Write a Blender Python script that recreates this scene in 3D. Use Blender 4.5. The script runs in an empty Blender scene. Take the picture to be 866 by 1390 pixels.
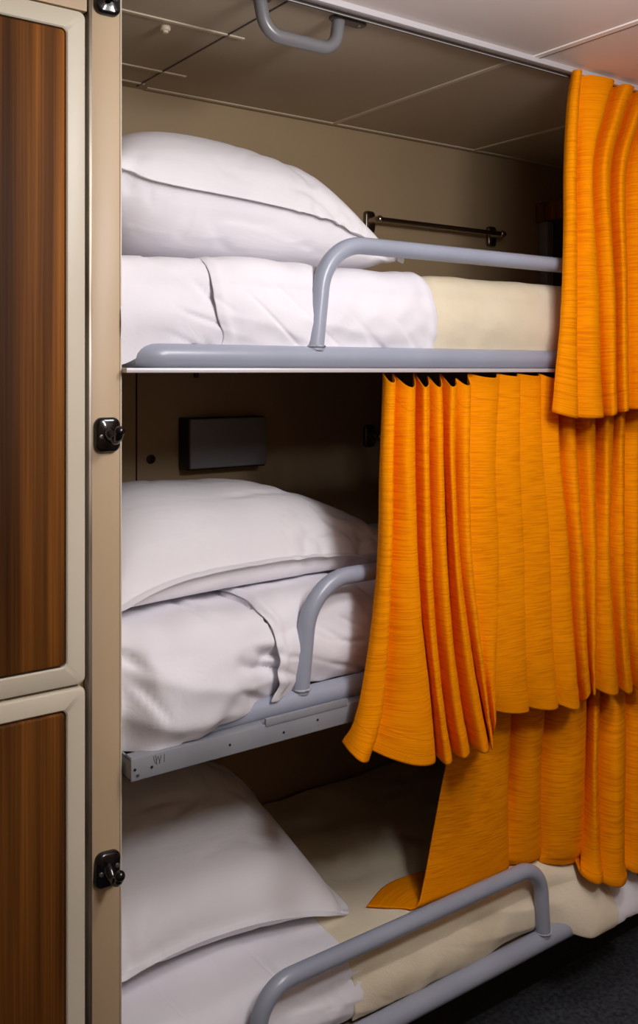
import bpy, bmesh, math, random
import numpy as np
from mathutils import Vector, noise, Matrix

random.seed(4)
np.random.seed(4)
PI = math.pi
scene = bpy.context.scene
C = scene.collection

# ------------------------------------------------------------------ camera model
F, CX, HY, CZ = 1288.0, 433.0, 503.0, 1.46
FW = (0.586, 0.810)
RT = (0.810, -0.586)


def at(u, y):
    """world x where the sight line of column u crosses the vertical plane y"""
    s = (u - CX) / F
    dx, dy = FW[0] + RT[0] * s, FW[1] + RT[1] * s
    return y * dx / dy


def zat(u, v, y):
    s = (u - CX) / F
    return CZ + (HY - v) * (y / (FW[1] + RT[1] * s)) / F


def sm(a, b, x):
    t = min(1.0, max(0.0, (x - a) / (b - a)))
    return t * t * (3 - 2 * t)


def nz(x, y, z=0.0):
    return noise.noise(Vector((x, y, z)))


# ------------------------------------------------------------------ materials
def mat(name, color, rough=0.5, metal=0.0, spec=0.5):
    m = bpy.data.materials.new(name)
    m.use_nodes = True
    b = m.node_tree.nodes['Principled BSDF']
    b.inputs['Base Color'].default_value = (*color, 1)
    b.inputs['Roughness'].default_value = rough
    b.inputs['Metallic'].default_value = metal
    b.inputs['Specular IOR Level'].default_value = spec
    return m


def nd(m, t, **kw):
    n = m.node_tree.nodes.new(t)
    for k, v in kw.items():
        setattr(n, k, v)
    return n


def lk(m, a, b):
    m.node_tree.links.new(a, b)


def noisy(m, scale, c0, c1, lo=0.35, hi=0.65, stretch=(1, 1, 1), bump=0.0, bscale=None, bdist=0.001, coord='Object', detail=3):
    """mottled colour between c0 and c1, optional bump"""
    b = m.node_tree.nodes['Principled BSDF']
    tc = nd(m, 'ShaderNodeTexCoord')
    mp = nd(m, 'ShaderNodeMapping')
    mp.inputs['Scale'].default_value = stretch
    lk(m, tc.outputs[coord], mp.inputs['Vector'])
    n = nd(m, 'ShaderNodeTexNoise')
    n.inputs['Scale'].default_value = scale
    n.inputs['Detail'].default_value = detail
    lk(m, mp.outputs['Vector'], n.inputs['Vector'])
    r = nd(m, 'ShaderNodeValToRGB')
    r.color_ramp.elements[0].position = lo
    r.color_ramp.elements[1].position = hi
    r.color_ramp.elements[0].color = (*c0, 1)
    r.color_ramp.elements[1].color = (*c1, 1)
    lk(m, n.outputs['Fac'], r.inputs['Fac'])
    lk(m, r.outputs['Color'], b.inputs['Base Color'])
    if bump:
        n2 = nd(m, 'ShaderNodeTexNoise')
        n2.inputs['Scale'].default_value = bscale or scale
        n2.inputs['Detail'].default_value = 4
        lk(m, mp.outputs['Vector'], n2.inputs['Vector'])
        bp = nd(m, 'ShaderNodeBump')
        bp.inputs['Strength'].default_value = bump
        bp.inputs['Distance'].default_value = bdist
        lk(m, n2.outputs['Fac'], bp.inputs['Height'])
        lk(m, bp.outputs['Normal'], b.inputs['Normal'])
    return m


def S(r, g, b):
    def f(c):
        c /= 255
        return c / 12.92 if c <= 0.04045 else ((c + 0.055) / 1.055) ** 2.4
    return (f(r), f(g), f(b))


M = {}
M['post'] = noisy(mat('post_paint', S(190, 166, 134), 0.45), 3, S(187, 163, 131), S(194, 170, 138))
M['cream'] = noisy(mat('cream_paint', S(206, 197, 176), 0.42), 4, S(203, 194, 172), S(210, 201, 181))
M['alu'] = noisy(mat('worn_aluminium', S(150, 140, 125), 0.4, 0.7), 30, S(120, 108, 92), S(176, 168, 155), 0.35, 0.6, (1, 1, 0.12))
M['strip'] = mat('bright_strip', S(205, 200, 202), 0.4, 0.2)
M['wall'] = noisy(mat('wall_laminate', S(168, 145, 112), 0.55), 1.5, S(164, 141, 108), S(173, 150, 117))
M['corridor'] = mat('corridor_wall', S(150, 128, 104), 0.6)
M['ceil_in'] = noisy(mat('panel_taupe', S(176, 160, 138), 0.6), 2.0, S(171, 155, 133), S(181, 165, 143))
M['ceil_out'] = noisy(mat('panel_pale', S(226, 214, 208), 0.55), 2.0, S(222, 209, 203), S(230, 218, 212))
M['joint'] = mat('joint_strip', S(205, 192, 170), 0.4)
M['joint_out'] = mat('joint_strip_pale', S(240, 232, 226), 0.4)
M['dark'] = mat('dark_gap', S(24, 20, 17), 0.8)
M['floor'] = noisy(mat('carpet_grey', S(60, 62, 70), 0.95), 90, S(38, 40, 46), S(72, 74, 82), bump=0.5, bscale=300, bdist=0.004)
M['tube'] = noisy(mat('grey_enamel', S(146, 152, 168), 0.3), 6, S(150, 156, 172), S(159, 165, 181), bump=0.06, bscale=60)
M['beam'] = noisy(mat('grey_enamel_flat', S(142, 145, 152), 0.42), 8, S(136, 139, 146), S(148, 151, 158), bump=0.1, bscale=90)
M['tube_worn'] = noisy(mat('worn_enamel', S(150, 152, 158), 0.5), 60, S(96, 98, 104), S(172, 174, 180), 0.38, 0.55)
M['board'] = mat('bunk_board', S(120, 104, 80), 0.6)
M['black'] = mat('black_gloss', S(14, 13, 14), 0.12, 0.0, 0.6)
M['screw'] = mat('steel_screw', S(150, 148, 146), 0.3, 0.9)
M['chrome'] = mat('tarnished_chrome', S(176, 168, 160), 0.2, 1.0)
M['chrome_dark'] = mat('dark_chrome', S(128, 120, 112), 0.28, 1.0)
M['box'] = mat('grey_box', S(132, 132, 136), 0.5)
M['box_side'] = mat('black_box', S(34, 32, 32), 0.5)
M['rubber'] = mat('black_rubber', S(20, 18, 18), 0.5)
M['handle'] = mat('handle_grey', S(118, 116, 118), 0.28)
M['flange'] = mat('flange_grey', S(92, 84, 78), 0.4)
M['button'] = mat('button_ivory', S(210, 196, 172), 0.4)
M['footframe'] = mat('grey_frame', S(120, 118, 120), 0.5)
M['base'] = mat('dark_plinth', S(28, 24, 22), 0.7)


def cloth_mat(name, c0, c1, weave=900, bump=0.12, fold=14, fbump=0.25, sheen=0.0, rough=0.85, aniso=(1, 1, 1)):
    m = noisy(mat(name, c0, rough, 0, 0.2), 5, c0, c1)
    b = m.node_tree.nodes['Principled BSDF']
    tc = nd(m, 'ShaderNodeTexCoord')
    n1 = nd(m, 'ShaderNodeTexNoise'); n1.inputs['Scale'].default_value = weave; n1.inputs['Detail'].default_value = 2
    n2 = nd(m, 'ShaderNodeTexNoise'); n2.inputs['Scale'].default_value = fold; n2.inputs['Detail'].default_value = 4
    n2.inputs['Distortion'].default_value = 0.6
    mp = nd(m, 'ShaderNodeMapping'); mp.inputs['Rotation'].default_value = (0, .35, .5); mp.inputs['Scale'].default_value = aniso
    lk(m, tc.outputs['Object'], mp.inputs['Vector'])
    lk(m, tc.outputs['Object'], n1.inputs['Vector']); lk(m, mp.outputs['Vector'], n2.inputs['Vector'])
    b1 = nd(m, 'ShaderNodeBump'); b1.inputs['Strength'].default_value = bump; b1.inputs['Distance'].default_value = 0.0006
    b2 = nd(m, 'ShaderNodeBump'); b2.inputs['Strength'].default_value = fbump; b2.inputs['Distance'].default_value = 0.006
    lk(m, n1.outputs['Fac'], b1.inputs['Height']); lk(m, n2.outputs['Fac'], b2.inputs['Height'])
    lk(m, b2.outputs['Normal'], b1.inputs['Normal']); lk(m, b1.outputs['Normal'], b.inputs['Normal'])
    if sheen:
        b.inputs['Sheen Weight'].default_value = sheen
    return m


M['cotton'] = cloth_mat('white_cotton', S(232, 230, 235), S(238, 236, 240), fold=10, fbump=0.6, aniso=(.35, 1.6, 1.6))
M['sheet'] = cloth_mat('white_sheet', S(228, 226, 233), S(236, 234, 240), fbump=0.35)
M['wool'] = cloth_mat('cream_wool', S(220, 208, 180), S(231, 220, 196), weave=420, bump=0.9, fold=30, fbump=0.3, sheen=0.0)


def curtain_mat():
    m = mat('orange_slub_cloth', S(238, 142, 8), 0.8, 0, 0.06)
    b = m.node_tree.nodes['Principled BSDF']
    uv = nd(m, 'ShaderNodeTexCoord')
    mp = nd(m, 'ShaderNodeMapping'); mp.inputs['Scale'].default_value = (16, 520, 1)
    lk(m, uv.outputs['UV'], mp.inputs['Vector'])
    n = nd(m, 'ShaderNodeTexNoise'); n.inputs['Scale'].default_value = 1.0; n.inputs['Detail'].default_value = 3
    lk(m, mp.outputs['Vector'], n.inputs['Vector'])
    r = nd(m, 'ShaderNodeValToRGB')
    r.color_ramp.elements[0].position = 0.36; r.color_ramp.elements[1].position = 0.56
    r.color_ramp.elements[0].color = (*S(228, 126, 0), 1); r.color_ramp.elements[1].color = (*S(248, 150, 0), 1)
    lk(m, n.outputs['Fac'], r.inputs['Fac'])
    # stitched hem lines, stored in a second uv map: v = distance to the nearest stitch line
    at_ = nd(m, 'ShaderNodeUVMap', uv_map='stitch')
    sp = nd(m, 'ShaderNodeSeparateXYZ'); lk(m, at_.outputs['UV'], sp.inputs['Vector'])
    ax_ = nd(m, 'ShaderNodeMath', operation='ABSOLUTE'); ay_ = nd(m, 'ShaderNodeMath', operation='ABSOLUTE')
    lk(m, sp.outputs['X'], ax_.inputs[0]); lk(m, sp.outputs['Y'], ay_.inputs[0])
    mn = nd(m, 'ShaderNodeMath', operation='MINIMUM'); lk(m, ax_.outputs[0], mn.inputs[0]); lk(m, ay_.outputs[0], mn.inputs[1])
    lt = nd(m, 'ShaderNodeMath', operation='LESS_THAN'); lt.inputs[1].default_value = 0.0011
    lk(m, mn.outputs[0], lt.inputs[0])
    mx = nd(m, 'ShaderNodeMixRGB'); mx.inputs['Color2'].default_value = (*S(206, 118, 2), 1)
    ml = nd(m, 'ShaderNodeMath', operation='MULTIPLY'); ml.inputs[1].default_value = 0.55
    lk(m, lt.outputs[0], ml.inputs[0]); lk(m, ml.outputs[0], mx.inputs['Fac'])
    lk(m, r.outputs['Color'], mx.inputs['Color1']); lk(m, mx.outputs['Color'], b.inputs['Base Color'])
    n2 = nd(m, 'ShaderNodeTexNoise'); n2.inputs['Scale'].default_value = 22; n2.inputs['Detail'].default_value = 3
    lk(m, uv.outputs['Object'], n2.inputs['Vector'])
    bp2 = nd(m, 'ShaderNodeBump'); bp2.inputs['Strength'].default_value = 0.25; bp2.inputs['Distance'].default_value = 0.004
    lk(m, n2.outputs['Fac'], bp2.inputs['Height'])
    bp = nd(m, 'ShaderNodeBump'); bp.inputs['Strength'].default_value = 0.65; bp.inputs['Distance'].default_value = 0.0013
    lk(m, n.outputs['Fac'], bp.inputs['Height']); lk(m, bp2.outputs['Normal'], bp.inputs['Normal'])
    lk(m, bp.outputs['Normal'], b.inputs['Normal'])
    return m


M['curtain'] = curtain_mat()


def wood_mat():
    m = mat('walnut_veneer', S(110, 68, 36), 0.6, 0, 0.12)
    b = m.node_tree.nodes['Principled BSDF']
    tc = nd(m, 'ShaderNodeTexCoord')
    def grain(sc, st, det, dist):
        mp = nd(m, 'ShaderNodeMapping'); mp.inputs['Scale'].default_value = st
        lk(m, tc.outputs['Object'], mp.inputs['Vector'])
        n = nd(m, 'ShaderNodeTexNoise'); n.inputs['Scale'].default_value = sc; n.inputs['Detail'].default_value = det
        n.inputs['Distortion'].default_value = dist
        lk(m, mp.outputs['Vector'], n.inputs['Vector'])
        return n
    a = grain(1.0, (34, 34, 0.55), 4, 0.25)
    c = grain(1.0, (260, 260, 2.2), 3, 0.1)
    r = nd(m, 'ShaderNodeValToRGB')
    e = r.color_ramp.elements
    e[0].position = 0.30; e[0].color = (*S(70, 40, 12), 1)
    e[1].position = 0.72; e[1].color = (*S(170, 104, 34), 1)
    k = e.new(0.46); k.color = (*S(104, 62, 20), 1)
    k = e.new(0.58); k.color = (*S(128, 78, 26), 1)
    lk(m, a.outputs['Fac'], r.inputs['Fac'])
    r2 = nd(m, 'ShaderNodeValToRGB')
    r2.color_ramp.elements[0].position = 0.3; r2.color_ramp.elements[0].color = (0.48, 0.42, 0.36, 1)
    r2.color_ramp.elements[1].position = 0.62; r2.color_ramp.elements[1].color = (1, 1, 1, 1)
    lk(m, c.outputs['Fac'], r2.inputs['Fac'])
    mx = nd(m, 'ShaderNodeMixRGB', blend_type='MULTIPLY'); mx.inputs['Fac'].default_value = 0.8
    lk(m, r.outputs['Color'], mx.inputs['Color1']); lk(m, r2.outputs['Color'], mx.inputs['Color2'])
    lk(m, mx.outputs['Color'], b.inputs['Base Color'])
    return m


M['wood'] = wood_mat()


# ------------------------------------------------------------------ object helpers
def obj(name, bm, m, parent=None, smooth=True, angle=40):
    me = bpy.data.meshes.new(name)
    bmesh.ops.recalc_face_normals(bm, faces=bm.faces)
    bm.to_mesh(me); bm.free()
    o = bpy.data.objects.new(name, me); C.objects.link(o)
    for k in (m if isinstance(m, (list, tuple)) else [m]):
        me.materials.append(k)
    if smooth:
        me.polygons.foreach_set('use_smooth', [True] * len(me.polygons))
        if angle < 180:
            me.set_sharp_from_angle(angle=math.radians(angle))
    if parent:
        o.parent = parent
    return o


def thing(name, label, cat, loc=(0, 0, 0), group=None):
    o = bpy.data.objects.new(name, None); C.objects.link(o)
    o.location = loc; o.empty_display_size = 0.05
    o['label'] = label; o['category'] = cat
    if group: o['group'] = group
    return o


def tag(o, label, cat, group=None):
    o['label'] = label; o['category'] = cat
    if group: o['group'] = group
    return o


def struct(name, bm, m):
    o = obj(name, bm, m, smooth=False)
    o['kind'] = 'structure'
    return o


def box(bm, x0, x1, y0, y1, z0, z1, bev=0.0, seg=2, mi=0):
    r = bmesh.ops.create_cube(bm, size=1.0)
    vs = r['verts']
    for v in vs:
        v.co = Vector((x0 + (v.co.x + .5) * (x1 - x0), y0 + (v.co.y + .5) * (y1 - y0), z0 + (v.co.z + .5) * (z1 - z0)))
    fs = set(f for v in vs for f in v.link_faces)
    for f in fs: f.material_index = mi
    if bev:
        es = list(set(e for v in vs for e in v.link_edges))
        bmesh.ops.bevel(bm, geom=es, offset=bev, segments=seg, affect='EDGES', profile=0.5)


def tube(bm, pts, r, n=16, closed=False, radii=None):
    pts = [Vector(p) for p in pts]
    N = len(pts)
    rings = []
    up = None
    for i, p in enumerate(pts):
        if closed:
            t = (pts[(i + 1) % N] - pts[i - 1]).normalized()
        else:
            t = (pts[min(i + 1, N - 1)] - pts[max(i - 1, 0)]).normalized()
        if up is None:
            up = Vector((0, 0, 1)) if abs(t.z) < 0.9 else Vector((0, 1, 0))
        a = (up - t * up.dot(t)).normalized()
        up = a
        b = t.cross(a)
        rr = radii[i] if radii else r
        rings.append([bm.verts.new(p + (a * math.cos(q) + b * math.sin(q)) * rr) for q in [2 * PI * k / n for k in range(n)]])
    for i in range(N if closed else N - 1):
        A, B = rings[i], rings[(i + 1) % N]
        off = 0
        if closed and i == N - 1:
            off = min(range(n), key=lambda o: (A[0].co - B[o].co).length)
        for k in range(n):
            bm.faces.new((A[k], A[(k + 1) % n], B[(k + 1 + off) % n], B[(k + off) % n]))
    if not closed:
        bm.faces.new(rings[0][::-1]); bm.faces.new(rings[-1])


def fillet(pts, rad, seg=10, closed=False):
    """round the corners of a polyline"""
    pts = [Vector(p) for p in pts]
    out = []
    N = len(pts)
    for i, p in enumerate(pts):
        if not closed and i in (0, N - 1):
            out.append(p); continue
        a = (pts[i - 1] - p); b = (pts[(i + 1) % N] - p)
        ang = a.angle(b)
        R = rad[i] if isinstance(rad, (list, tuple)) else rad
        d = min(R / math.tan(ang / 2), a.length * .49, b.length * .49)
        R2 = d * math.tan(ang / 2)
        a.normalize(); b.normalize()
        c = p + (a + b).normalized() * (R2 / math.sin(ang / 2))
        s, e = p + a * d - c, p + b * d - c
        tot = s.angle(e); ax = s.cross(e).normalized()
        for k in range(seg + 1):
            out.append(c + Matrix.Rotation(tot * k / seg, 3, ax) @ s)
    return out


def disc(bm, c, r, h, axis='y', n=20, bev=0.0):
    """short cylinder centred on c, along axis"""
    rot = {'y': Matrix.Rotation(PI / 2, 4, 'X'), 'z': Matrix.Identity(4), 'x': Matrix.Rotation(PI / 2, 4, 'Y')}[axis]
    res = bmesh.ops.create_cone(bm, cap_ends=True, segments=n, radius1=r, radius2=r, depth=h, matrix=Matrix.Translation(c) @ rot)
    if bev:
        vs = res['verts']
        es = [e for e in set(e for v in vs for e in v.link_edges) if any(len(f.verts) > 4 for f in e.link_faces)]
        bmesh.ops.bevel(bm, geom=es, offset=bev, segments=3, affect='EDGES', profile=0.5)


def rrect(w, h, r, seg=6):
    pts = []
    for cx, cy, a0 in ((w / 2 - r, h / 2 - r, 0), (-w / 2 + r, h / 2 - r, PI / 2), (-w / 2 + r, -h / 2 + r, PI), (w / 2 - r, -h / 2 + r, 1.5 * PI)):
        for k in range(seg + 1):
            a = a0 + PI / 2 * k / seg
            pts.append((cx + r * math.cos(a), cy + r * math.sin(a)))
    return pts


def plate(bm, cx, cz, w, h, r, y0, y1, bev=0.0, dome=0.0):
    """rounded plate in the xz plane, front face at y0 (towards the viewer)"""
    o = rrect(w, h, r)
    levels = [(1.0, y1), (1.0, y0 + bev)]
    if bev:
        for k in range(1, 5):
            a = PI / 2 * k / 4
            levels.append((-(bev * (1 - math.cos(a))), y0 + bev * (1 - math.sin(a))))
    rings = []
    for sc, y in levels:
        ins = 0 if sc == 1.0 else -sc
        ww, hh = w - 2 * ins, h - 2 * ins
        rings.append([bm.verts.new((cx + px * ww / w, y, cz + pz * hh / h)) for px, pz in o])
    n = len(o)
    for A, B in zip(rings, rings[1:]):
        for k in range(n):
            bm.faces.new((A[k], A[(k + 1) % n], B[(k + 1) % n], B[k]))
    if dome:
        last = rings[-1]
        for k in range(1, 5):
            f = 1 - k / 5
            new = [bm.verts.new((cx + (v.co.x - cx) * f, y0 - dome * (1 - f * f), cz + (v.co.z - cz) * f)) for v in rings[-1]]
            for j in range(n):
                bm.faces.new((last[j], last[(j + 1) % n], new[(j + 1) % n], new[j]))
            last = new
        bm.faces.new(last)
    else:
        bm.faces.new(rings[-1])
    bm.faces.new(rings[0][::-1])


# ------------------------------------------------------------------ the setting
X0, X1 = 0.60, 2.46          # inside of the bunk recess
YF, YB = 1.35, 2.01          # front plane and back wall
ZC = 2.107                   # ceiling
XL, XR, YC = -1.1, 3.0, -0.55

bm = bmesh.new(); box(bm, XL, XR, YC, YB + .06, -0.05, 0.0); struct('floor', bm, M['floor'])

bm = bmesh.new()
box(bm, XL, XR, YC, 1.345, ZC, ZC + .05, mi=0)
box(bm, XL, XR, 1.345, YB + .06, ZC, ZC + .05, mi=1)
def joint(x0, x1, y0, y1, mi):
    box(bm, x0, x1, y0, y1, ZC - 0.0025, ZC + .002, mi=mi)
joint(X0, .965, 1.580, 1.588, 2)
joint(X0, .985, 1.858, 1.866, 2)
joint(X0, .935, 1.962, 1.970, 2)
joint(.952, 2.46, 1.984, 1.996, 2)
joint(.927, .9295, 1.36, 1.99, 5)
for xx in (1.487, 2.0):
    joint(xx - .006, xx + .006, 1.36, 1.985, 2)
joint(1.500, 1.516, YC, 1.325, 3)
joint(1.516, 1.519, YC, 1.325, 4)
joint(.45, .466, YC, 1.325, 3)
struct('ceiling', bm, [M['ceil_out'], M['ceil_in'], M['joint'], M['joint_out'], M['dark'], M['flange']])

bm = bmesh.new()
box(bm, X0 - .04, X1 + .06, YB, YB + .05, 0, ZC)
box(bm, .935, .9385, YB - .0012, YB + .001, 1.0, 1.47, mi=1)
struct('wall_back', bm, [M['wall'], M['dark']])
bm = bmesh.new(); box(bm, X0 - .045, X0, 1.432, YB, 0, ZC); struct('wall_left', bm, M['wall'])
bm = bmesh.new(); box(bm, X1, X1 + .06, 1.37, YB, 0, ZC); struct('wall_right', bm, M['wall'])
bm = bmesh.new(); box(bm, XL, XR, YC - .05, YC, 0, ZC); struct('wall_front', bm, M['corridor'])
bm = bmesh.new(); box(bm, XR, XR + .05, YC, YB, 0, ZC); struct('wall_far', bm, M['corridor'])
bm = bmesh.new(); box(bm, XL - .05, XL, YC, YB, 0, ZC); struct('wall_near', bm, M['corridor'])
bm = bmesh.new(); box(bm, X1 + .06, XR, 1.37, 1.42, 0, ZC); struct('wall_side', bm, M['post'])
# ceiling track profile along the bunk front
bm = bmesh.new()
box(bm, X0 - .05, X1 + .06, 1.321, 1.330, ZC - .011, ZC + .001, .001, mi=0)
box(bm, X0 - .05, X1 + .06, 1.330, 1.352, ZC - .0045, ZC + .001, mi=0)
box(bm, X0 - .05, X1 + .06, 1.352, 1.358, ZC - .010, ZC + .001, .001, mi=1)
struct('trim_1', bm, [M['strip'], M['flange']])
# recessed plinth under the lowest bunk
bm = bmesh.new(); box(bm, X0, X1, 1.53, 1.56, 0, .225); struct('baseboard_bunk', bm, M['base'])

# ------------------------------------------------------------------ locker
locker = thing('locker', 'tall cream locker with walnut door panels left of the post', 'locker', (.30, 1.37, 0))
LX0, LX1 = .06, .5495
bm = bmesh.new()
box(bm, LX0, LX1 + .001, 1.368, 1.92, 0.06, ZC - .002)
box(bm, LX0, LX1 + .001, 1.352, 1.37, 1.9965, ZC - .002, .001)
box(bm, LX0, LX1 + .001, 1.39, 1.9, 0.0, .06)
o = obj('body', bm, M['post'], locker, smooth=False); o.matrix_parent_inverse = Matrix.Translation(-locker.location)


def fix(o, p):
    o.matrix_parent_inverse = Matrix.Translation(-p.location)
    return o


def panel_door(z0, z1, label):
    bm = bmesh.new()
    x0, x1 = LX0 + .012, .5465
    w = .030
    cx, cz = (x0 + x1) / 2, (z0 + z1) / 2
    W, H = x1 - x0, z1 - z0
    # frame: outer rounded ring and inner rounded ring, joined front and back
    def ring(w_, h_, r, y):
        return [bm.verts.new((cx + px, y, cz + pz)) for px, pz in rrect(w_, h_, r)]
    yf, yb = 1.346, 1.367
    rs = [ring(W, H, .010, yb), ring(W, H, .010, yf + .005), ring(W - .003, H - .003, .010, yf + .0015), ring(W - .009, H - .009, .010, yf),
          ring(W - 2 * w + .004, H - 2 * w + .004, .009, yf), ring(W - 2 * w, H - 2 * w, .008, yf + .002), ring(W - 2 * w, H - 2 * w, .008, yf + .012)]
    n = len(rs[0])
    for A, B in zip(rs, rs[1:]):
        for k in range(n):
            bm.faces.new((A[k], A[(k + 1) % n], B[(k + 1) % n], B[k]))
    f = bm.faces.new(rs[-1]); f.material_index = 1
    bm.faces.new(rs[0][::-1])
    d = fix(obj('door', bm, [M['cream'], M['dark']], locker), locker)
    bm = bmesh.new()
    pw, ph = W - 2 * w - .005, H - 2 * w - .005
    plate(bm, cx, cz, pw, ph, .006, yf - .0005, yf + .0115, .0035)
    p = obj('wood_panel', bm, M['wood'], d); p['label'] = label
    return d


panel_door(.9945, 1.993, 'walnut veneer panel')
panel_door(.075, .9905, 'walnut veneer panel')

# ------------------------------------------------------------------ post
post = thing('bunk_post', 'tan painted upright post between the locker and the bunks', 'post', (.578, 1.39, 0))
bm = bmesh.new(); box(bm, .5565, .6025, 1.350, 1.430, 0, ZC - .001, .0012); fix(obj('post', bm, M['post'], post), post)
bm = bmesh.new(); box(bm, .5518, .5572, 1.3485, 1.430, 0, ZC - .001, .0008); fix(obj('edge_strip', bm, M['alu'], post), post)['label'] = 'worn metal edging'
bm = bmesh.new(); box(bm, .6022, .6047, 1.3488, 1.430, 0, ZC - .001, .0006); fix(obj('edge_strip', bm, M['cream'], post), post)['label'] = 'pale edging beside the bunks'


# ------------------------------------------------------------------ coat hooks
def coat_hook(z, label, tilt=0.0):
    t = thing('coat_hook', label, 'hook', (.5800, 1.350, z), 'black coat hooks on the post')
    bm = bmesh.new()
    plate(bm, 0, 0, .040, .053, .012, -.010, 0.0, .006, .003)
    obj('back_plate', bm, M['black'], t)
    bm = bmesh.new()
    P = [(0, -.006, .004), (0, -.014, .000), (0.0005, -.024, -.006), (.001, -.034, -.007), (.001, -.042, -.001), (.001, -.046, .007)]
    tube(bm, smooth_path(P, 5), .006, 14, radii=lerp_list([.0105, .009, .0065, .006, .0068, .0076], 5))
    bmesh.ops.create_uvsphere(bm, u_segments=14, v_segments=10, radius=.0080, matrix=Matrix.Translation((.001, -.0462, .0075)))
    obj('hook', bm, M['black'], t)
    for sx, sz in ((-.0125, -.002), (.0125, .006)):
        bm = bmesh.new(); disc(bm, (sx, -.0108, sz), .0034, .004, 'y', 14, .0008)
        obj('screw', bm, M['screw'], t)
    t.rotation_euler = (0, tilt, 0)
    return t


def smooth_path(P, k):
    P = [Vector(p) for p in P]
    out = []
    for i in range(len(P) - 1):
        a, b, c, d = P[max(i - 1, 0)], P[i], P[i + 1], P[min(i + 2, len(P) - 1)]
        for j in range(k):
            t = j / k
            out.append(0.5 * ((2 * b) + (c - a) * t + (2 * a - 5 * b + 4 * c - d) * t * t + (3 * b - a - 3 * c + d) * t ** 3))
    out.append(P[-1])
    return out


def lerp_list(L, k):
    out = []
    for a, b in zip(L, L[1:]):
        out += [a + (b - a) * j / k for j in range(k)]
    return out + [L[-1]]


coat_hook(2.022, 'black coat hook at the top of the post under the ceiling')
coat_hook(1.363, 'black coat hook halfway up the post beside the middle bunk')
coat_hook(.708, 'black coat hook low on the post beside the lowest bunk', 0.06)

# ------------------------------------------------------------------ bunk frames
BUNK = [dict(zt=1.483, top=1.645), dict(zt=.885, top=1.052), dict(zt=.250, top=.384)]
which = ['top', 'middle', 'lowest']
RT_ = .020
frames = []
for i, b in enumerate(BUNK):
    z = b['zt']
    lab = ['top bunk frame of grey tube with a bright strip beneath',
           'middle bunk frame of grey tube on a flat grey beam',
           'lowest bunk frame of grey tube above the dark plinth'][i]
    fr = thing('bunk_bed', lab, 'bunk', (.62, 1.36, z), None)
    frames.append(fr)
    yt = 1.357 if i != 1 else 1.366
    bm = bmesh.new()
    loop = fillet([(.634, 1.985, z), (.634, yt, z), (2.435, yt, z), (2.435, 1.985, z)], .045, 10, True)
    tube(bm, loop, RT_, 18, True)
    fix(obj('tube_frame', bm, M['tube'], fr), fr)
    bm = bmesh.new()
    box(bm, .632, 2.437, yt + .003, 1.99, z - .012, z + .006)
    o = fix(obj('base_board', bm, M['board'], fr, smooth=False), fr)
    # guard rail
    gz = z + (.204 if i < 2 else .166)
    gx0 = [.970, .945, .84][i]
    gx1 = [1.735, 1.70, 1.566][i]
    gy = yt - .004
    R = .094 if i < 2 else .065
    bm = bmesh.new()
    path = fillet([(gx0, gy, z + .012), (gx0 + .022, gy, gz), (gx1 - .010, gy, gz), (gx1, gy, z + .012)], R, 14)
    tube(bm, path, .0157, 18)
    g = fix(obj('guard_rail', bm, M['tube'], fr), fr)
    for gx in (gx0, gx1):
        bm = bmesh.new()
        disc(bm, (gx + .001, gy, z + .0195), .0185, .004, 'z', 20, .002)
        w = obj('weld_collar', bm, M['tube_worn'], g); w.matrix_parent_inverse = Matrix.Identity(4)
        w.location = -fr.location + fr.location
    if i == 0:
        bm = bmesh.new()
        box(bm, .6052, 2.45, 1.333, 1.372, z - .0265, z - .0190, .001)
        fix(obj('edge_strip', bm, M['strip'], fr), fr)['label'] = 'bright metal strip'
        bm = bmesh.new()
        for hx, hy in ((1.07, 1.99),):
            disc(bm, (hx, hy - .02, z - .03), .006, .02, 'z', 14, .002)
        fix(obj('bolt', bm, M['rubber'], fr), fr)
    if i == 1:
        bm = bmesh.new()
        # channel: face, top lip and left return
        zb, zt_ = .8385, .8725
        box(bm, .6095, 2.45, 1.326, 1.330, zb, zt_, .0012)
        box(bm, .6095, 2.45, 1.3285, 1.352, zt_ - .004, zt_, .0012)
        box(bm, .6095, .6135, 1.3285, 1.40, zb, zt_, .0012)
        box(bm, .6095, 2.45, 1.3285, 1.36, zb, zb + .004, .0012)
        box(bm, .85, 1.02, 1.3245, 1.330, zt_ - .003, zt_ + .010, .001)
        bmobj = fix(obj('beam', bm, M['beam'], fr), fr); bmobj['label'] = 'flat grey front beam'
        for (u, v) in ((206, 1041), (312, 1011), (385, 994), (431, 977), (183, 1045)):
            bm = bmesh.new()
            disc(bm, (at(u, 1.326), 1.3258, zat(u, v, 1.326)), .0022, .0012, 'y', 12)
            q = obj('screw_hole', bm, M['dark'], bmobj)
        bm = bmesh.new()
        disc(bm, (at(187, 1.326), 1.3254, zat(187, 1052, 1.326)), .0026, .002, 'y', 12, .0006)
        obj('screw', bm, M['screw'], bmobj)
        bm = bmesh.new()
        for (ua, va, ub, vb) in ((208, 1026, 210, 1035), (211, 1025, 213, 1038), (214, 1027, 211, 1037), (215, 1026, 217, 1036), (219, 1025, 216, 1036), (223, 1023, 223, 1034)):
            tube(bm, [(at(ua, 1.326), 1.3259, zat(ua, va, 1.326)), (at(ub, 1.326), 1.3259, zat(ub, vb, 1.326))], .00045, 6)
        q = obj('scratch_mark', bm, M['dark'], bmobj)


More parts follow.
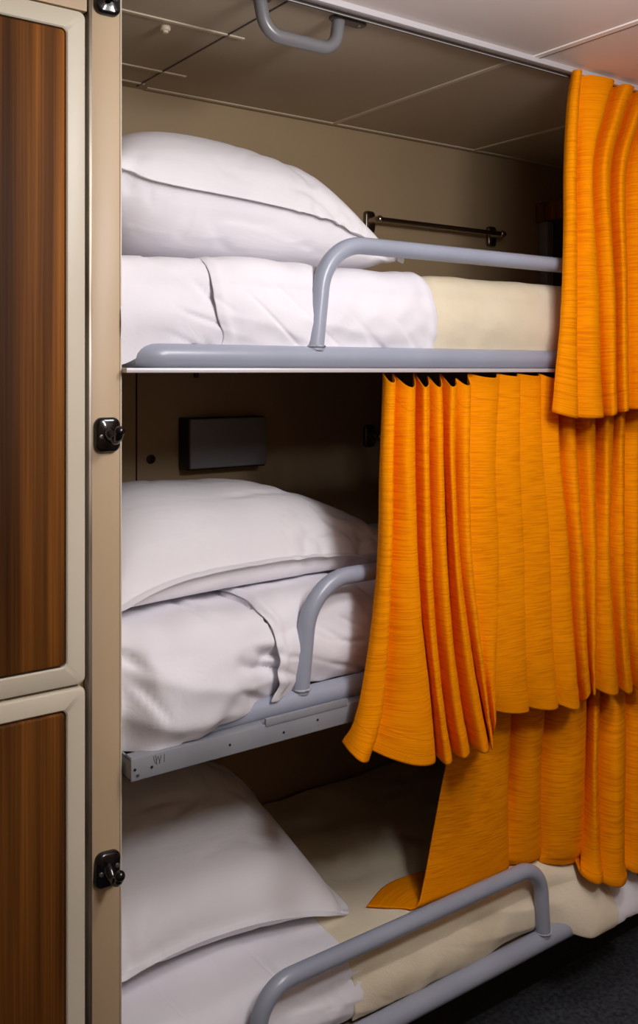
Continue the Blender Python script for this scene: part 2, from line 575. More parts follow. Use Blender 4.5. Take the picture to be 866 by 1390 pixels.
# ------------------------------------------------------------------ bedding
def profile(zb, zt, yf, yr, n_front=26, n_top=44, bulge=.012, r=.045):
    """front-bottom -> up the front -> round the edge -> back over the top; list of (y,z,ny,nz,frontness)"""
    P = []
    for k in range(n_front):
        t = k / n_front
        z = zb + (zt - r - zb) * t
        P.append((yf - bulge * math.sin(PI * min(1, t * 1.0)) , z, 1.0))
    for k in range(9):
        a = PI / 2 * k / 8
        P.append((yf + r - r * math.cos(a), zt - r + r * math.sin(a), 1.0 - .6 * k / 8))
    for k in range(1, n_top + 1):
        t = k / n_top
        P.append((yf + r + (yr - yf - r) * t, zt + .006 * math.sin(PI * t), .4 * (1 - sm(0, .25, t))))
    out = []
    for i, (y, z, f) in enumerate(P):
        a = P[max(i - 1, 0)]; b = P[min(i + 1, len(P) - 1)]
        ty, tz = b[0] - a[0], b[1] - a[1]
        l = math.hypot(ty, tz)
        out.append((y, z, -tz / l, ty / l, f))
    return out


def shell(prof, xa, xb, off, wr, shift=None, nx=110, roll=.0):
    """cloth over a profile. xa/xb: functions of (frontness index t 0..1) giving the edges; wr(x,t,y,z): outward wrinkle"""
    bm = bmesh.new()
    rows = []
    n = len(prof)
    for j, (y, z, ny, nz_, f) in enumerate(prof):
        t = j / (n - 1)
        a, b = xa(t), xb(t)
        row = []
        for i in range(nx + 1):
            q = i / nx
            x = a + (b - a) * q
            e = min(x - a, b - x)
            d = off * (.3 + .7 * sm(0, .06, e)) + wr(x, t, y, z) + roll * math.exp(-((e - .014) / .010) ** 2)
            yy, zz = y + ny * d, z + nz_ * d
            if shift:
                sy, sz = shift(x, f, t)
                yy += sy; zz += sz
            row.append(bm.verts.new((x, yy, zz)))
        rows.append(row)
    for A, B in zip(rows, rows[1:]):
        for i in range(nx):
            bm.faces.new((A[i], A[i + 1], B[i + 1], B[i]))
    return bm


def solid(o, th, offset=-1):
    m = o.modifiers.new('thickness', 'SOLIDIFY'); m.thickness = th; m.offset = offset
    return o


def sub(o, n=1):
    m = o.modifiers.new('smooth', 'SUBSURF'); m.levels = n; m.render_levels = n
    return o


def wrinkles(seed, a_front, a_top, sx=7, sz=16, ck=.5):
    def f(x, t, y, z):
        fr = 1 - sm(.42, .62, t)
        w = nz(x * sx + seed, z * sz + x * 6, seed) * .6 + nz(x * sx * 2.3, z * sz * 1.7 - x * 14, seed + 5) * .4
        w2 = abs(nz(x * 5 + z * 22 + seed, z * 6 - x * 3, seed + 9))
        tp = nz(x * 6 + y * 5, y * 8 - x * 3, seed + 3)
        tp2 = abs(nz(x * 9 - y * 12, y * 5 + x * 8, seed + 13))
        k1 = noise.noise(Vector((x * 11 + z * 15 + seed, z * 3 - x * 2.2, seed + 31)))
        k2 = noise.noise(Vector((x * 2.6 - z * 5 + seed, z * 19 + x * 9, seed + 37)))
        pr1 = sm(-.1, .3, nz(x * 5 + seed, z * 7, seed + 41)); pr2 = sm(-.05, .35, nz(x * 6 - seed, z * 8, seed + 43))
        cr_ = pr1 * sm(0, 1, max(0, 1 - abs(k1) / .10)) + .7 * pr2 * sm(0, 1, max(0, 1 - abs(k2) / .12))
        return fr * a_front * (.8 * w + .6 * (0.35 - w2) - ck * cr_) + (1 - fr) * a_top * (tp + .6 * (.3 - tp2))
    return f


def mattress(i, x0, x1, zb, yf, seed, af, at_, shift, label, bulge=.012, cover=(0.8, 9), ck=.8):
    b = BUNK[i]
    pr = profile(zb, b['top'], yf, 1.985, bulge=bulge)
    w0 = wrinkles(seed, af, at_, 7, 14, ck)
    def wr(x, t, y, z):
        c = sm(cover[0] - .01, cover[0] + .05, x) * (1 - sm(cover[1] - .03, cover[1], x))
        return w0(x, t, y, z) * (1 - .75 * c) - .005 * c
    bm = shell(pr, lambda t: x0, lambda t: x1, 0.0, wr, shift, 260)
    # close it: rear, bottom, ends
    es = [e for e in bm.edges if e.is_boundary]
    bmesh.ops.holes_fill(bm, edges=es, sides=0)
    o = obj('mattress', bm, M['sheet'], None, angle=60)
    tag(o, label, 'mattress', None)
    return o


# top bunk ---------------------------------------------------------
def sh_top(x, f, t):
    lowl = (1 - sm(.6, .78, x))
    return (-.006 * f * lowl, -.006 * lowl * (1 - t) - .024 * (1 - sm(.60, .665, x)) * f * (1 - sm(0, .3, t)) + .004 * f * nz(x * 9, 2, 0) * (1 - t))
b0 = BUNK[0]
mattress(0, .6025, 2.43, 1.499, 1.366, 3.0, .010, .006, sh_top, 'mattress wrapped in a white sheet on the top bunk')
pr = profile(1.500, b0['top'], 1.366, 1.98)
bm = shell(pr, lambda t: .766 + .018 * (1 - sm(0, .28, t)) + .006 * nz(t * 9, 1, 4), lambda t: 1.262 + .004 * math.sin(t * 14) - .012 * sm(.33, .42, t), .0075, wrinkles(3.0, .008, .006, 7, 16, .35),
           lambda x, f, t: (sh_top(x, f, t)[0] - .004 * f * (1 - sm(.77, .82, x)), sh_top(x, f, t)[1]), 130, .003)
o = sub(solid(obj('folded_sheet', bm, M['sheet'], None, angle=180), .0025)); tag(o, 'white sheet turned back over the front of the top bunk', 'sheet')
pr = profile(1.497, b0['top'], 1.366, 1.98)
bm = shell(pr, lambda t: 1.235, lambda t: 2.42, .0015, (lambda w_: (lambda x, t, y, z: w_(x, t, y, z) * sm(1.265, 1.34, x) + .003 * sm(1.265, 1.29, x)))(wrinkles(6.0, .006, .005, 5, 10, 0)), None, 120)
o = sub(solid(obj('blanket', bm, M['wool'], None, angle=180), .004)); tag(o, 'cream wool blanket on the top bunk under the towel rail', 'blanket')

# middle bunk ------------------------------------------------------
def sh_mid(x, f, t):
    l = (1 - sm(.74, .98, x)) * sm(.6025, .66, x)
    g = sm(0, .22, f)
    low = (1 - t)
    return (-(.046 * l) * f * (.35 + .65 * (1 - sm(.25, .45, t))) - .012 * f * (1 - sm(.9, 1.0, x)),
            -.034 * (1 - sm(.66, .92, x)) * sm(.6, 1, f) * (1 - sm(0, .33, t)) + .006 * f * low * nz(x * 11, 7, 0))
b1 = BUNK[1]
mattress(1, .6025, 2.43, .903, 1.392, 11.0, .017, .011, sh_mid, 'mattress in a rumpled white sheet on the middle bunk', .016, (.89, 9), 1.3)
pr = profile(.904, b1['top'], 1.392, 1.98, bulge=.016)
def sh_mid2(x, f, t):
    a = sh_mid(x, f, t)
    e = 1 - sm(.885, .955, x)
    return (a[0] - .012 * e * f, a[1])
bm = shell(pr, lambda t: .885 - .03 * sm(.30, .7, t) + .012 * nz(t * 11, 3, 1) - .012 * sm(.1, .0, t) , lambda t: 1.50, .008, wrinkles(11.0, .013, .010), sh_mid2, 150, .005)
o = sub(solid(obj('folded_sheet', bm, M['sheet'], None, angle=180), .0025)); tag(o, 'white sheet turned back over the middle bunk behind its guard rail', 'sheet')

# lowest bunk ------------------------------------------------------
def sh_low(x, f, t):
    l = sm(1.585, 1.69, x)
    dn = 1 - sm(0, .32, t)
    return (-l * f * (.012 + .052 * dn), -.034 * l * sm(.5, 1, f) * dn)
b2 = BUNK[2]
mattress(2, .6025, 1.868, .268, 1.380, 21.0, .010, .010, sh_low, 'mattress in a white sheet on the lowest bunk', cover=(1.12, 1.765))
pr = profile(.266, b2['top'], 1.380, 1.975)
bm = shell(pr, lambda t: 1.07 + .05 * sm(.4, .8, t) + .008 * nz(t * 8, 3, 6), lambda t: 1.757 + .012 * math.sin(t * 9), .007, wrinkles(26.0, .012, .014, 5, 9, .1), sh_low, 120)
o = sub(solid(obj('blanket', bm, M['wool'], None, angle=180), .004)); tag(o, 'cream wool blanket on the lowest bunk hanging over its front', 'blanket')


# ------------------------------------------------------------------ pillows (small cloth simulation)
def sim_pillow(L, W, N, Mn, center, tilt, zfloor, press, xmin, ymax, steps=80, iters=12, seed=1, yaw=0.0, grav=.6, roll=0.0, fill=.10):
    rs = np.random.RandomState(seed)
    xs = np.linspace(-L / 2, L / 2, N); ys = np.linspace(-W / 2, W / 2, Mn)
    gx, gy = np.meshgrid(xs, ys, indexing='ij')
    idx_t = np.arange(N * Mn).reshape(N, Mn)
    idx_b = idx_t.copy()
    inner = np.zeros((N, Mn), bool); inner[2:-2, 2:-2] = True
    idx_b[inner] = N * Mn + np.arange(inner.sum())
    nv = N * Mn + inner.sum()
    P = np.zeros((nv, 3))
    P[idx_t.ravel(), 0] = gx.ravel(); P[idx_t.ravel(), 1] = gy.ravel()
    P[idx_b.ravel(), 0] = gx.ravel(); P[idx_b.ravel(), 1] = gy.ravel()
    bumpz = .01 * np.cos(PI * gx / L) * np.cos(PI * gy / W)
    P[idx_t.ravel(), 2] += bumpz.ravel()
    P[idx_b[inner], 2] -= bumpz[inner] + 0.0
    P[idx_t[inner], 2] += .002
    rest0 = P.copy()
    rest0[:, 2] = 0
    groups = []
    seen = set(); short = set()
    for idx in (idx_t, idx_b):
        for di, dj, k in ((1, 0, 1.0), (0, 1, 1.0), (1, 1, .35), (1, -1, .35), (2, 0, .12), (0, 2, .12)):
            for par in range(2 if max(abs(di), abs(dj)) == 1 else 4):
                ea, eb = [], []
                for a in range(N - di):
                    for c in range(Mn):
                        c2 = c + dj
                        if c2 < 0 or c2 >= Mn: continue
                        if max(abs(di), abs(dj)) == 1:
                            pr_ = (a if di else c) % 2
                        else:
                            pr_ = (a if di else c) % 4
                        if pr_ != par: continue
                        i0, i1 = idx[a, c], idx[a + di, c2]
                        key = (min(i0, i1), max(i0, i1))
                        if key in seen: continue
                        seen.add(key); ea.append(i0); eb.append(i1)
                        if (di == 0 and (a <= 2 or a >= N - 3)) or (dj == 0 and (c <= 2 or c >= Mn - 3)):
                            short.add(key)
                if ea:
                    ea, eb = np.array(ea), np.array(eb)
                    gather = np.array([.955 if (min(p, q), max(p, q)) in short else 1.0 for p, q in zip(ea, eb)])
                    groups.append((ea, eb, np.linalg.norm(rest0[ea] - rest0[eb], axis=1) * gather, k))
    faces = []
    for idx, fl in ((idx_t, False), (idx_b, True)):
        for a in range(N - 1):
            for c in range(Mn - 1):
                q = (idx[a, c], idx[a + 1, c], idx[a + 1, c + 1], idx[a, c + 1])
                if fl:
                    if a < 1 or c < 1 or a >= N - 2 or c >= Mn - 2: continue
                    if all(v < N * Mn for v in q): continue
                    q = q[::-1]
                faces.append(q)
    Fq = np.array(faces)
    ct, st = math.cos(tilt), math.sin(tilt)
    Ry = np.array([[ct, 0, st], [0, 1, 0], [-st, 0, ct]])
    cr, sr = math.cos(roll), math.sin(roll)
    Rx = np.array([[1, 0, 0], [0, cr, -sr], [0, sr, cr]])
    cy, sy = math.cos(yaw), math.sin(yaw)
    Rz = np.array([[cy, -sy, 0], [sy, cy, 0], [0, 0, 1]])
    P = P @ (Rz @ Ry @ Rx).T + np.array(center)
    P += rs.randn(nv, 3) * .0012
    V = np.zeros_like(P)
    dt = .02
    for s in range(steps):
        a, b, c, d = (P[Fq[:, k]] for k in range(4))
        fn = np.cross(c - a, d - b) * .5
        nf = np.zeros_like(P)
        for k in range(4):
            np.add.at(nf, Fq[:, k], fn)
        vol = np.einsum('ij,ij->i', (a + c) * .5, fn).sum() / 3
        pr_ = press * min(1.0, max(-.3, 4 * (1 - vol / (fill * L * W))))
        acc = nf * (.25 * pr_ / (L * W / (N * Mn)))
        acc[:, 2] -= grav
        V = (V + acc * dt) * .90
        V = np.clip(V, -.35, .35)
        Q = P + V * dt
        for it in range(iters):
            for ea, eb, l0, k in groups:
                dv = Q[eb] - Q[ea]
                ln = np.linalg.norm(dv, axis=1) + 1e-9
                diff = (ln - l0) / ln
                kk = np.where(ln > l0, k, k * .06)
                cdv = dv * (diff * kk * .5)[:, None]
                Q[ea] += cdv; Q[eb] -= cdv
            Q[:, 2] = np.maximum(Q[:, 2], zfloor)
            Q[:, 0] = np.maximum(Q[:, 0], xmin)
            Q[:, 1] = np.minimum(Q[:, 1], ymax)
        V = (Q - P) / dt
        low = Q[:, 2] <= zfloor + 1e-4
        V[low, :2] *= .3
        P = Q
    return P, faces


def pillow(label, post=None, **kw):
    P, faces = sim_pillow(**kw)
    zf = kw['zfloor']
    N_, M_ = kw['N'], kw['Mn']
    ring = [(a, 0) for a in range(N_)] + [(N_ - 1, c) for c in range(1, M_)] + [(a, M_ - 1) for a in range(N_ - 2, -1, -1)] + [(0, c) for c in range(M_ - 2, 0, -1)]
    R0 = [a * M_ + c for a, c in ring]
    R1 = [min(max(a, 1), N_ - 2) * M_ + min(max(c, 1), M_ - 2) for a, c in ring]
    new = {}
    for k, i0 in enumerate(R0):
        tg = P[R0[(k + 2) % len(R0)]] - P[R0[k - 2]]
        out = np.array([tg[1], -tg[0], 0.0]); out /= np.linalg.norm(out) + 1e-9
        new[i0] = P[R1[k]] + out * .017 + np.array([0, 0, -.002])
        new.setdefault(R1[k], P[R1[k]] + out * .004)
    for k, p in new.items(): P[k] = p
    for k, (x, y, z) in enumerate(P):
        if post:
            P[k, 2] = zf + (z - zf) * post(x, y)
        # creases of the cotton: valleys along the zero lines of stretched noise
        sd = kw['seed'] * 3.7
        c = 0
        for fx, fy, fz, ph, wd, am in ((4.5, 15, 11, 0, .14, .0058), (9, 7, 20, 5, .13, .0044), (16, 5, 9, 9, .13, .0038)):
            n_ = noise.noise(Vector((x * fx + sd + ph + .25 * math.sin(y * 18), y * fy - x * fx * .6 + ph, z * fz)))
            pres = sm(-.15, .35, noise.noise(Vector((x * 4 + ph, y * 5 + sd, z * 5))))
            c += am * pres * (sm(0, 1, max(0, 1 - abs(n_) / wd)))
        cx_, cy_ = P[k, 0] - kw['center'][0], P[k, 1] - kw['center'][1]
        P[k, 2] += (-c if z > kw['center'][2] - .03 else 0)
        if cy_ < -.1: P[k, 1] += c * 1.2 * sm(.1, .2, -cy_)
        P[k, 2] = max(P[k, 2], zf)
    base = Vector(P.mean(axis=0)); base.z = P[:, 2].min()
    bm = bmesh.new()
    vs = [bm.verts.new(Vector(p) - base) for p in P]
    for f in faces:
        try: bm.faces.new([vs[k] for k in f])
        except ValueError: pass
    lone = [v for v in bm.verts if not v.link_faces]
    bmesh.ops.delete(bm, geom=lone, context='VERTS')
    o = obj('pillow', bm, M['cotton'], None, angle=180)
    o.location = base
    sub(o, 2)
    tag(o, label, 'pillow', 'white pillows on the bunks')
    return o


pillow('plump white pillow on the top bunk beside the post', lambda x, y: 1.07 - .50 * sm(1.10, 1.33, x), L=.725, W=.50, N=70, Mn=50, center=(.955, 1.70, 1.735), tilt=.14, zfloor=1.661, press=24, xmin=.61, ymax=1.985, steps=70, seed=2, grav=.5, fill=.125)
pillow('white pillow on the middle bunk below the wall box', lambda x, y: 1.55 - .38 * sm(.62, .95, x) - .25 * sm(.95, 1.3, x), L=.74, W=.53, N=72, Mn=52, center=(.965, 1.70, 1.12), tilt=.0, zfloor=1.067, press=24, xmin=.61, ymax=1.985, steps=70, seed=5, yaw=.06, grav=1.6, fill=.105)
pillow('shaded white pillow on the lowest bunk', lambda x, y: 1.0 + .50 * sm(1.55, 1.92, y), L=.62, W=.54, N=62, Mn=54, center=(.825, 1.735, .46), tilt=.03, zfloor=.397, press=24, xmin=.61, ymax=1.985, steps=70, seed=8, yaw=-.01, roll=.12, grav=1.2, fill=.105)


# ------------------------------------------------------------------ curtains
def cr(p, q, r, s, t):
    return 0.5 * ((2 * q) + (r - p) * t + (2 * p - 5 * q + 4 * r - s) * t * t + (3 * q - p - 3 * r + s) * t ** 3)


def catmull(vals, k):
    """vals: list of np arrays; k samples per span"""
    out = []
    n = len(vals)
    for i in range(n - 1):
        p, q, r, s = vals[max(i - 1, 0)], vals[i], vals[i + 1], vals[min(i + 2, n - 1)]
        for j in range(k):
            out.append(cr(p, q, r, s, j / k))
    out.append(vals[-1])
    return out


def make_curtain(name, label, levels, ks, kv, hem=.045, header=.045, amp=.004, seed=0, thick=.0016, soft=3):
    """levels: list (top to bottom) of lists of (x,y,z), the same number of columns in each"""
    cols = [catmull([np.array(p, float) for p in lv], ks) for lv in levels]
    ncol = len(cols[0])
    grid = []
    for c in range(ncol):
        grid.append(catmull([lv[c] for lv in cols], kv))
    nrow = len(grid[0])
    G = np.array(grid)                        # ncol, nrow, 3
    for _ in range(soft):
        G[1:-1] = .25 * G[:-2] + .5 * G[1:-1] + .25 * G[2:]
    # cloth distances
    mid = G[:, nrow // 2]
    su = np.concatenate([[0], np.cumsum(np.linalg.norm(np.diff(mid, axis=0), axis=1))])
    dv = np.concatenate([np.zeros((ncol, 1)), np.cumsum(np.linalg.norm(np.diff(G, axis=1), axis=2), axis=1)], axis=1)
    tot = dv[:, -1:]
    mean_h = float(tot.mean())
    for c in range(ncol):
        for r in range(nrow):
            t = dv[c, r]
            env = sm(0, .06, t) * (.45 + .55 * sm(0, .5, t / tot[c, 0]))
            w = nz(su[c] * 9, t * 2.2, seed) * .7 + nz(su[c] * 24 + t * 3, t * 5, seed + 4) * .35 + .25 * nz(su[c] * 30, t * 26, seed + 8)
            G[c, r, 1] -= amp * env * w
            G[c, r, 0] += 1.1 * amp * env * nz(su[c] * 5, t * 3.2, seed + 21)
            if tot[c, 0] - t < hem:
                G[c, r, 1] -= .0012
            # gathers just above the hem line and under the header
            G[c, r, 1] -= .0016 * math.exp(-((tot[c, 0] - t - hem) / .008) ** 2) * nz(su[c] * 90, 0, seed)
            G[c, r, 1] -= .0016 * math.exp(-((t - header) / .008) ** 2) * nz(su[c] * 80, 3, seed)
    bm = bmesh.new()
    uvl = bm.loops.layers.uv.new('UVMap')
    stl = bm.loops.layers.uv.new('stitch')
    V = [[bm.verts.new(G[c, r]) for r in range(nrow)] for c in range(ncol)]
    bm.verts.index_update()
    info = {}
    for c in range(ncol):
        for r in range(nrow):
            info[V[c][r]] = (su[c], r / (nrow - 1) * mean_h, (dv[c, r] - header, tot[c, 0] - dv[c, r] - hem))
    for c in range(ncol - 1):
        for r in range(nrow - 1):
            f = bm.faces.new((V[c][r], V[c + 1][r], V[c + 1][r + 1], V[c][r + 1]))
            for l in f.loops:
                a, b, s = info[l.vert]
                l[uvl].uv = (a, b); l[stl].uv = s
    o = obj(name, bm, M['curtain'], None, angle=180)
    solid(o, thick, 0)
    tag(o, label, 'curtain')
    return o


def fold_cols(bounds, near, amp, z=None, v=None, droop=0.0, wob=0.0, seed=0):
    """rounded folds between the fold boundaries: each fold runs valley, flank, ridge, overlapping edge.
    bounds: image columns of the fold edges; near: depth of the ridges; amp: depth of the valleys behind them;
    z: height of the level, or v: image rows of the hem at the boundaries"""
    nf = len(bounds) - 1
    near = near if isinstance(near, (list, tuple)) else [near] * nf
    out = []
    def put(u, y, k, q, d):
        if v is not None:
            zz = zat(u, v[k] + (v[k + 1] - v[k]) * q, near[k] + .3 * amp[k]) + .03 * d
        else:
            zz = z - droop * (1 - d / max(amp[k], .001)) * min(1, amp[k] / .04)
        out.append((at(u, y), y, zz))
    for k in range(nf):
        a, b = bounds[k], bounds[k + 1]
        w = b - a
        am = amp[k] * (1 + wob * nz(k * 3.1, (z or .5) * 7, seed))
        pk = .74 + .12 * nz(k * 2.3, (z or .4) * 3, seed + 2)
        ov = min(4.5, .16 * w) if k else 0
        put(a - ov, near[k] + am, k, 0, am)
        put(a + .28 * w, near[k] + am * .42, k, .28, am * .42)
        put(a + pk * w, near[k], k, pk, 0)
        put(b, near[k] + am * .24, k, 1, am * .24)
    return out


def extend(levels, specs, n, step=.062, back=.006):
    """carry the folds on to the right, out of the frame"""
    for L_, (y0, am, z) in zip(levels, specs):
        x = L_[-1][0]
        for k in range(n):
            w = step * (1 + .25 * nz(k * 1.7, 4, 2))
            L_ += [(x - back, y0 + am, z), (x + .28 * w, y0 + am * .4, z), (x + .68 * w, y0, z), (x + w, y0 + am * .35, z)]
            x += w


# --- middle curtain: hangs from the top bunk and drapes over the guard rail -----
AM = [.026, .046, .046, .046, .048, .036, .014, .010, .009, .016]
AR = [.036, .040, .044, .034, .036]
b_top = [520, 537, 564, 583, 600, 621, 639, 678, 706, 734, 757, 776, 808, 836, 850, 872]
b_hi = [515, 533, 563, 582, 602, 618, 638, 673, 706, 737, 761, 784, 808, 830, 847, 871]
b_mid = [510, 531, 568, 588, 609, 626, 642, 676, 712, 746, 772, 792, 810, 829, 848, 871]
b_low = [487, 520, 582, 600, 622, 645, 657, 673, 715, 752, 781, 797, 810, 834, 852, 873]
b_bot = [464, 500, 590, 612, 637, 663, 668, 673, 718, 757, 787, 800, 808, 838, 858, 877]
v_bot = [1021, 1031, 1035, 1031, 1021, 1015, 1010, 970, 965, 960, 961, 937, 941, 940, 938, 934]
lvls = [
    fold_cols(b_top, [1.326] * 6 + [1.336, 1.335, 1.335, 1.330] + [1.358] * 5, AM + AR, 1.4545, droop=.026, wob=.5, seed=1),
    fold_cols([a * .85 + b * .15 for a, b in zip(b_top, b_hi)], [1.322] * 6 + [1.334, 1.331, 1.332, 1.326] + [1.352] * 5, [x * .95 for x in AM + AR], 1.408, wob=.6, seed=1),
    fold_cols(b_hi, [1.298] * 6 + [1.318, 1.314, 1.314, 1.306] + [1.330] * 5, [x * .85 for x in AM] + AR, 1.275, wob=.7, seed=2),
    fold_cols(b_mid, [1.276] * 6 + [1.306, 1.302, 1.302, 1.294] + [1.294] * 5, [x * .95 for x in AM] + [.030] * 5, 1.086, wob=.4, seed=3),
    fold_cols(b_low, [1.263] * 6 + [1.294, 1.292, 1.292, 1.284] + [1.282] * 5, AM[:6] + [.014, .011, .011, .020] + [.032] * 5, .885, wob=.15, seed=4),
    fold_cols(b_bot, [1.258] * 6 + [1.292, 1.294, 1.294, 1.284] + [1.288] * 5, [.050, .050, .052, .052, .054, .056, .03, .022, .022, .024] + [.036] * 5, None, v_bot, seed=5),
]
extend(lvls, ((1.358, .045, 1.450), (1.352, .044, 1.405), (1.330, .044, 1.275), (1.294, .032, 1.086), (1.282, .034, .885), (1.288, .038, .765)), 9)
mid_c = make_curtain('curtain', 'orange curtain of the middle bunk hanging over its guard rail', lvls, 6, 18, seed=3, amp=.0045)

# --- top curtain: hangs from the ceiling track ----------------------
AT = [.026, .030, .044, .044, .044]
lv2 = [
    fold_cols([776, 790, 834, 861, 888, 915], 1.302, AT, 2.099, droop=.004),
    fold_cols([769, 786, 820, 846, 868, 895], 1.298, AT, 2.02),
    fold_cols([765, 783, 804, 829, 849, 880], 1.292, AT, 1.885),
    fold_cols([763, 785, 813, 836, 852, 882], 1.280, [x * .85 for x in AT], 1.62),
    fold_cols([747, 783, 818, 837, 853, 884], 1.266, [x * .95 for x in AT], None, [560, 568, 567, 562, 557, 553]),
]
extend(lv2, ((1.304, .044, 2.099), (1.300, .044, 2.02), (1.294, .044, 1.885), (1.282, .040, 1.62), (1.268, .042, 1.376)), 9)
top_c = make_curtain('curtain', 'orange curtain of the top bunk hanging from the ceiling track', lv2, 7, 20, seed=9, amp=.004)
for u in (779, 838, 853):
    bm = bmesh.new()
    x = at(u, 1.337)
    tube(bm, smooth_path([(x, 1.337, 2.104), (x + .002, 1.334, 2.097), (x, 1.331, 2.088), (x - .003, 1.334, 2.080), (x, 1.338, 2.076)], 4), .0016, 8)
    disc(bm, (x, 1.337, 2.1035), .006, .005, 'z', 14, .001)
    obj('curtain_glider', bm, M['chrome_dark'], top_c)

# --- lowest curtain: its hem bunches on the blanket -----------------
AL = [.034, .050, .064, .056, .05, .05]
ZB3 = .398
T3 = fold_cols([630, 697, 745, 797, 816, 847, 880], 1.366, AL, .832)
M3 = fold_cols([600, 692, 735, 794, 812, 849, 884], [1.376, 1.370, 1.345, 1.335, 1.320, 1.320], AL, .62, wob=.4, seed=7)
L3 = fold_cols([575, 690, 735, 791, 815, 847, 886], [1.392, 1.388, 1.352, 1.322, 1.300, 1.300], [.018, .026, .05, .04, .04, .04], .455)
B3 = fold_cols([563, 690, 735, 790, 818, 850, 888], [1.397, 1.392, 1.362, 1.308, 1.292, 1.292], [.010, .026, .036, .034, .032, .032], .455)
zl = [.440] * 8 + [.428] * 3 + [.415] + [.405] * 4 + [.395] * 8
zb = [ZB3 + .002] * 8 + [.398, .392, .386, .384] + [.380, .366, .358, .356] + [.354, .346, .342, .342] * 2
L3 = [(x, y, z) for (x, y, _), z in zip(L3, zl)]
B3 = [(x, y, z) for (x, y, _), z in zip(B3, zb)]
E3 = []
for k, (x, y, z) in enumerate(B3):
    if k == 0: E3.append((1.178, 1.470, ZB3))
    elif k == 1: E3.append((1.285, 1.512, ZB3))
    elif k < 8: E3.append((x + .01, y + .10 - .009 * k, ZB3))
    else: E3.append((x + .004, y + .018, z + .006))
D3 = []
for k, (b, e) in enumerate(zip(B3, E3)):
    q = .3
    D3.append((b[0] + (e[0] - b[0]) * q, b[1] + (e[1] - b[1]) * q, ZB3 - .001 if k < 8 else b[2] - .010))
lv3 = [T3, M3, L3, B3, D3, E3]
extend(lv3, ((1.366, .048, .832), (1.325, .048, .62), (1.302, .042, .395), (1.294, .034, .345), (1.300, .03, .335), (1.312, .02, .352)), 8, .058)
low_c = make_curtain('curtain', 'orange curtain of the lowest bunk bunched on its blanket', lv3, 7, 14, seed=15, amp=.004)

# ------------------------------------------------------------------ towel rails
def towel_rail(z, label, x0=1.618, x1=2.088):
    t = thing('towel_rail', label, 'rail', (x0, YB, z), 'towel rails on the back wall')
    for x in (0, x1 - x0):
        bm = bmesh.new(); plate(bm, x, 0, .034, .060, .010, -.013, 0, .005, .002)
        b = obj('bracket', bm, M['chrome_dark'], t)
        bm = bmesh.new()
        tube(bm, [(x, -.012, .003), (x, -.03, .003), (x, -.045, .003)], .009, 16, radii=[.012, .009, .0085])
        bmesh.ops.create_uvsphere(bm, u_segments=16, v_segments=10, radius=.0105, matrix=Matrix.Translation((x, -.050, .003)))
        obj('arm', bm, M['chrome'], b)
    bm = bmesh.new()
    tube(bm, [(-.012, -.050, .003), (x1 - x0 + .012, -.050, .003)], .0065, 16)
    obj('bar', bm, M['chrome_dark'], t)
    return t


towel_rail(1.862, 'chrome towel rail on the back wall above the top bunk')
towel_rail(1.283, 'dark chrome towel rail beside the middle bunk curtain, mostly hidden')

# ------------------------------------------------------------------ wall box, plug
t = thing('wall_box', 'dark grey box on the back wall above the middle pillow', 'box', (1.15, YB, 1.288))
bm = bmesh.new(); box(bm, -.106, .106, -.050, 0, -.061, .061, .003, 3); obj('housing', bm, M['box_side'], t)
bm = bmesh.new(); box(bm, -.104, .105, -.058, -.049, -.057, .059, .003, 3); obj('front_cover', bm, M['box'], t)['label'] = 'grey front cover'
t = thing('wall_plug', 'small round black plug on the back wall left of the grey box', 'plug', (.972, YB, 1.255))
bm = bmesh.new(); disc(bm, (0, -.003, 0), .0105, .006, 'y', 20, .0015); obj('rim', bm, M['rubber'], t)
bm = bmesh.new(); disc(bm, (0, -.007, 0), .0055, .006, 'y', 16, .0015); obj('pin', bm, M['black'], t)

# ------------------------------------------------------------------ ceiling grab handle
t = thing('grab_handle', 'grey tubular grab handle on the ceiling above the top bunk', 'handle', (.965, 1.388, ZC))
bm = bmesh.new()
tube(bm, fillet([(-.088, .0, -.001), (-.075, 0, -.062), (.075, 0, -.062), (.084, 0, -.001)], .038, 12), .0120, 18)
obj('bar', bm, M['handle'], t)
for sx in (-1, 1):
    bm = bmesh.new()
    o_ = rrect(.080, .026, .012)
    cx = sx * .105
    top = [bm.verts.new((cx + a, b, 0)) for a, b in o_]; mid_ = [bm.verts.new((cx + a, b, -.004)) for a, b in o_]
    bot = [bm.verts.new((cx + a * .96, b * .9, -.006)) for a, b in o_]
    for A, B in ((top, mid_), (mid_, bot)):
        for k in range(len(A)):
            bm.faces.new((A[k], A[(k + 1) % len(A)], B[(k + 1) % len(A)], B[k]))
    bm.faces.new(bot); bm.faces.new(top)
    fl = obj('flange', bm, M['flange'], t)
    bm = bmesh.new(); disc(bm, (cx + sx * .026, 0, -.0065), .004, .003, 'z', 14, .0008); obj('screw', bm, M['screw'], fl)

bm = bmesh.new()
disc(bm, (0, 0, -.004), .010, .010, 'z', 22, .003); disc(bm, (0, 0, -.010), .006, .006, 'z', 18, .002)
o = obj('ceiling_button', bm, M['button'], None); o.location = (.811, 1.614, ZC); tag(o, 'small round ivory button on the ceiling above the top pillow', 'button')

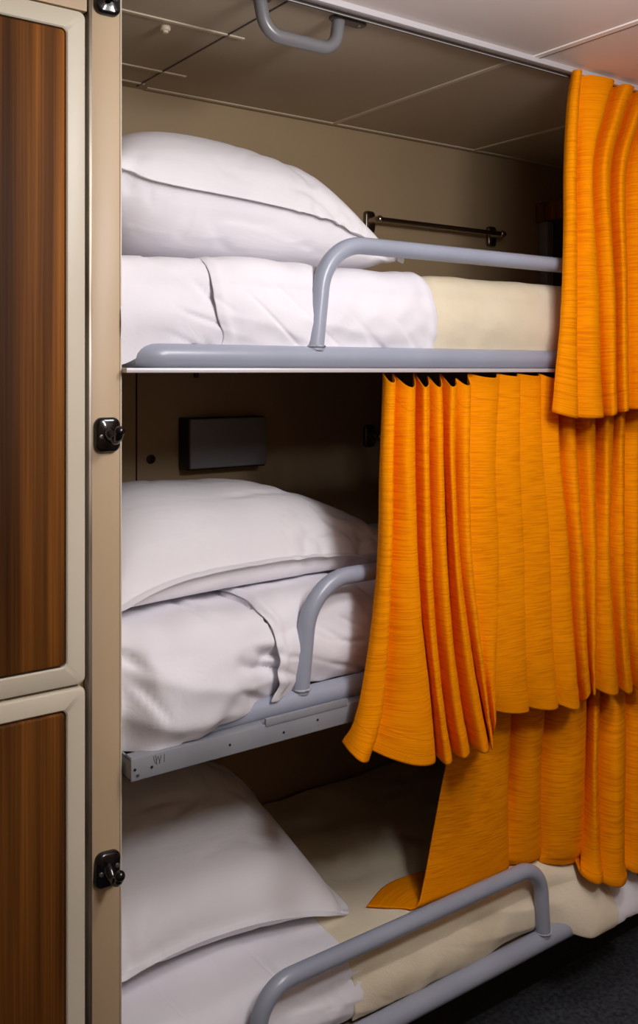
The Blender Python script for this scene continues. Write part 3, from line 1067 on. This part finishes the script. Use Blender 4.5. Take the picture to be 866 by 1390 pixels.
# ------------------------------------------------------------------ cabinet at the foot of the top bunk
t = thing('foot_cabinet', 'dark cabinet with a wooden top rail at the foot of the top bunk', 'cabinet', (2.40, 1.80, 1.66))
bm = bmesh.new()
box(bm, -.105, .058, .165, .2, 0, .265, .002)
box(bm, -.105, .058, -.20, -.165, 0, .265, .002)
box(bm, .03, .058, -.17, .17, 0, .265)
box(bm, -.105, .058, -.17, .17, 0, .02)
obj('frame', bm, M['footframe'], t)
bm = bmesh.new(); box(bm, -.118, .058, -.21, .205, .262, .322, .006, 3); obj('top_rail', bm, M['wood'], t)['label'] = 'walnut top rail'
bm = bmesh.new(); box(bm, -.080, -.070, -.164, .164, .02, .262); obj('dark_interior', bm, M['base'], t)  # near-black sheet across the opening, its colour stands in for the shaded interior

# ------------------------------------------------------------------ light
def area(name, loc, size, sy, power, col, rot=(0, 0, 0), spread=PI):
    l = bpy.data.lights.new(name, 'AREA'); l.shape = 'RECTANGLE'; l.size = size; l.size_y = sy
    l.energy = power; l.color = col; l.spread = spread
    o = bpy.data.objects.new(name, l); C.objects.link(o); o.location = loc; o.rotation_euler = rot
    return o


def bulb(loc, power, r):
    l = bpy.data.lights.new('corridor_lamp', 'POINT'); l.energy = power; l.color = (1.0, .995, 1.02); l.shadow_soft_size = r
    o = bpy.data.objects.new('corridor_lamp', l); C.objects.link(o); o.location = loc
    return o


bulb((.90, .06, 1.90), 23, .10)
bulb((1.02, .56, 1.96), 12, .10)

w = bpy.data.worlds.new('world'); scene.world = w; w.use_nodes = True
w.node_tree.nodes['Background'].inputs[0].default_value = (.9, .9, 1, 1)
w.node_tree.nodes['Background'].inputs[1].default_value = 0.0

# ------------------------------------------------------------------ camera
cd = bpy.data.cameras.new('camera'); cam = bpy.data.objects.new('camera', cd); C.objects.link(cam)
cam.location = (0, 0, CZ)
cam.rotation_euler = Vector((FW[0], FW[1], 0)).to_track_quat('-Z', 'Y').to_euler()
cd.sensor_fit = 'VERTICAL'
cd.sensor_height = 36.0
cd.lens = 36.0 * F / 1390.0
cd.shift_x = (433.0 - CX) / 1390.0
cd.shift_y = (HY - 695.0) / 1390.0
cd.clip_start = 0.02
scene.camera = cam

scene.view_settings.view_transform = 'Standard'
scene.view_settings.look = 'None'
scene.view_settings.exposure = 0.10
scene.view_settings.gamma = 1.0
scene.view_settings.use_curve_mapping = False
scene.cycles.max_bounces = 8
scene.cycles.diffuse_bounces = 5
scene.cycles.use_denoising = True
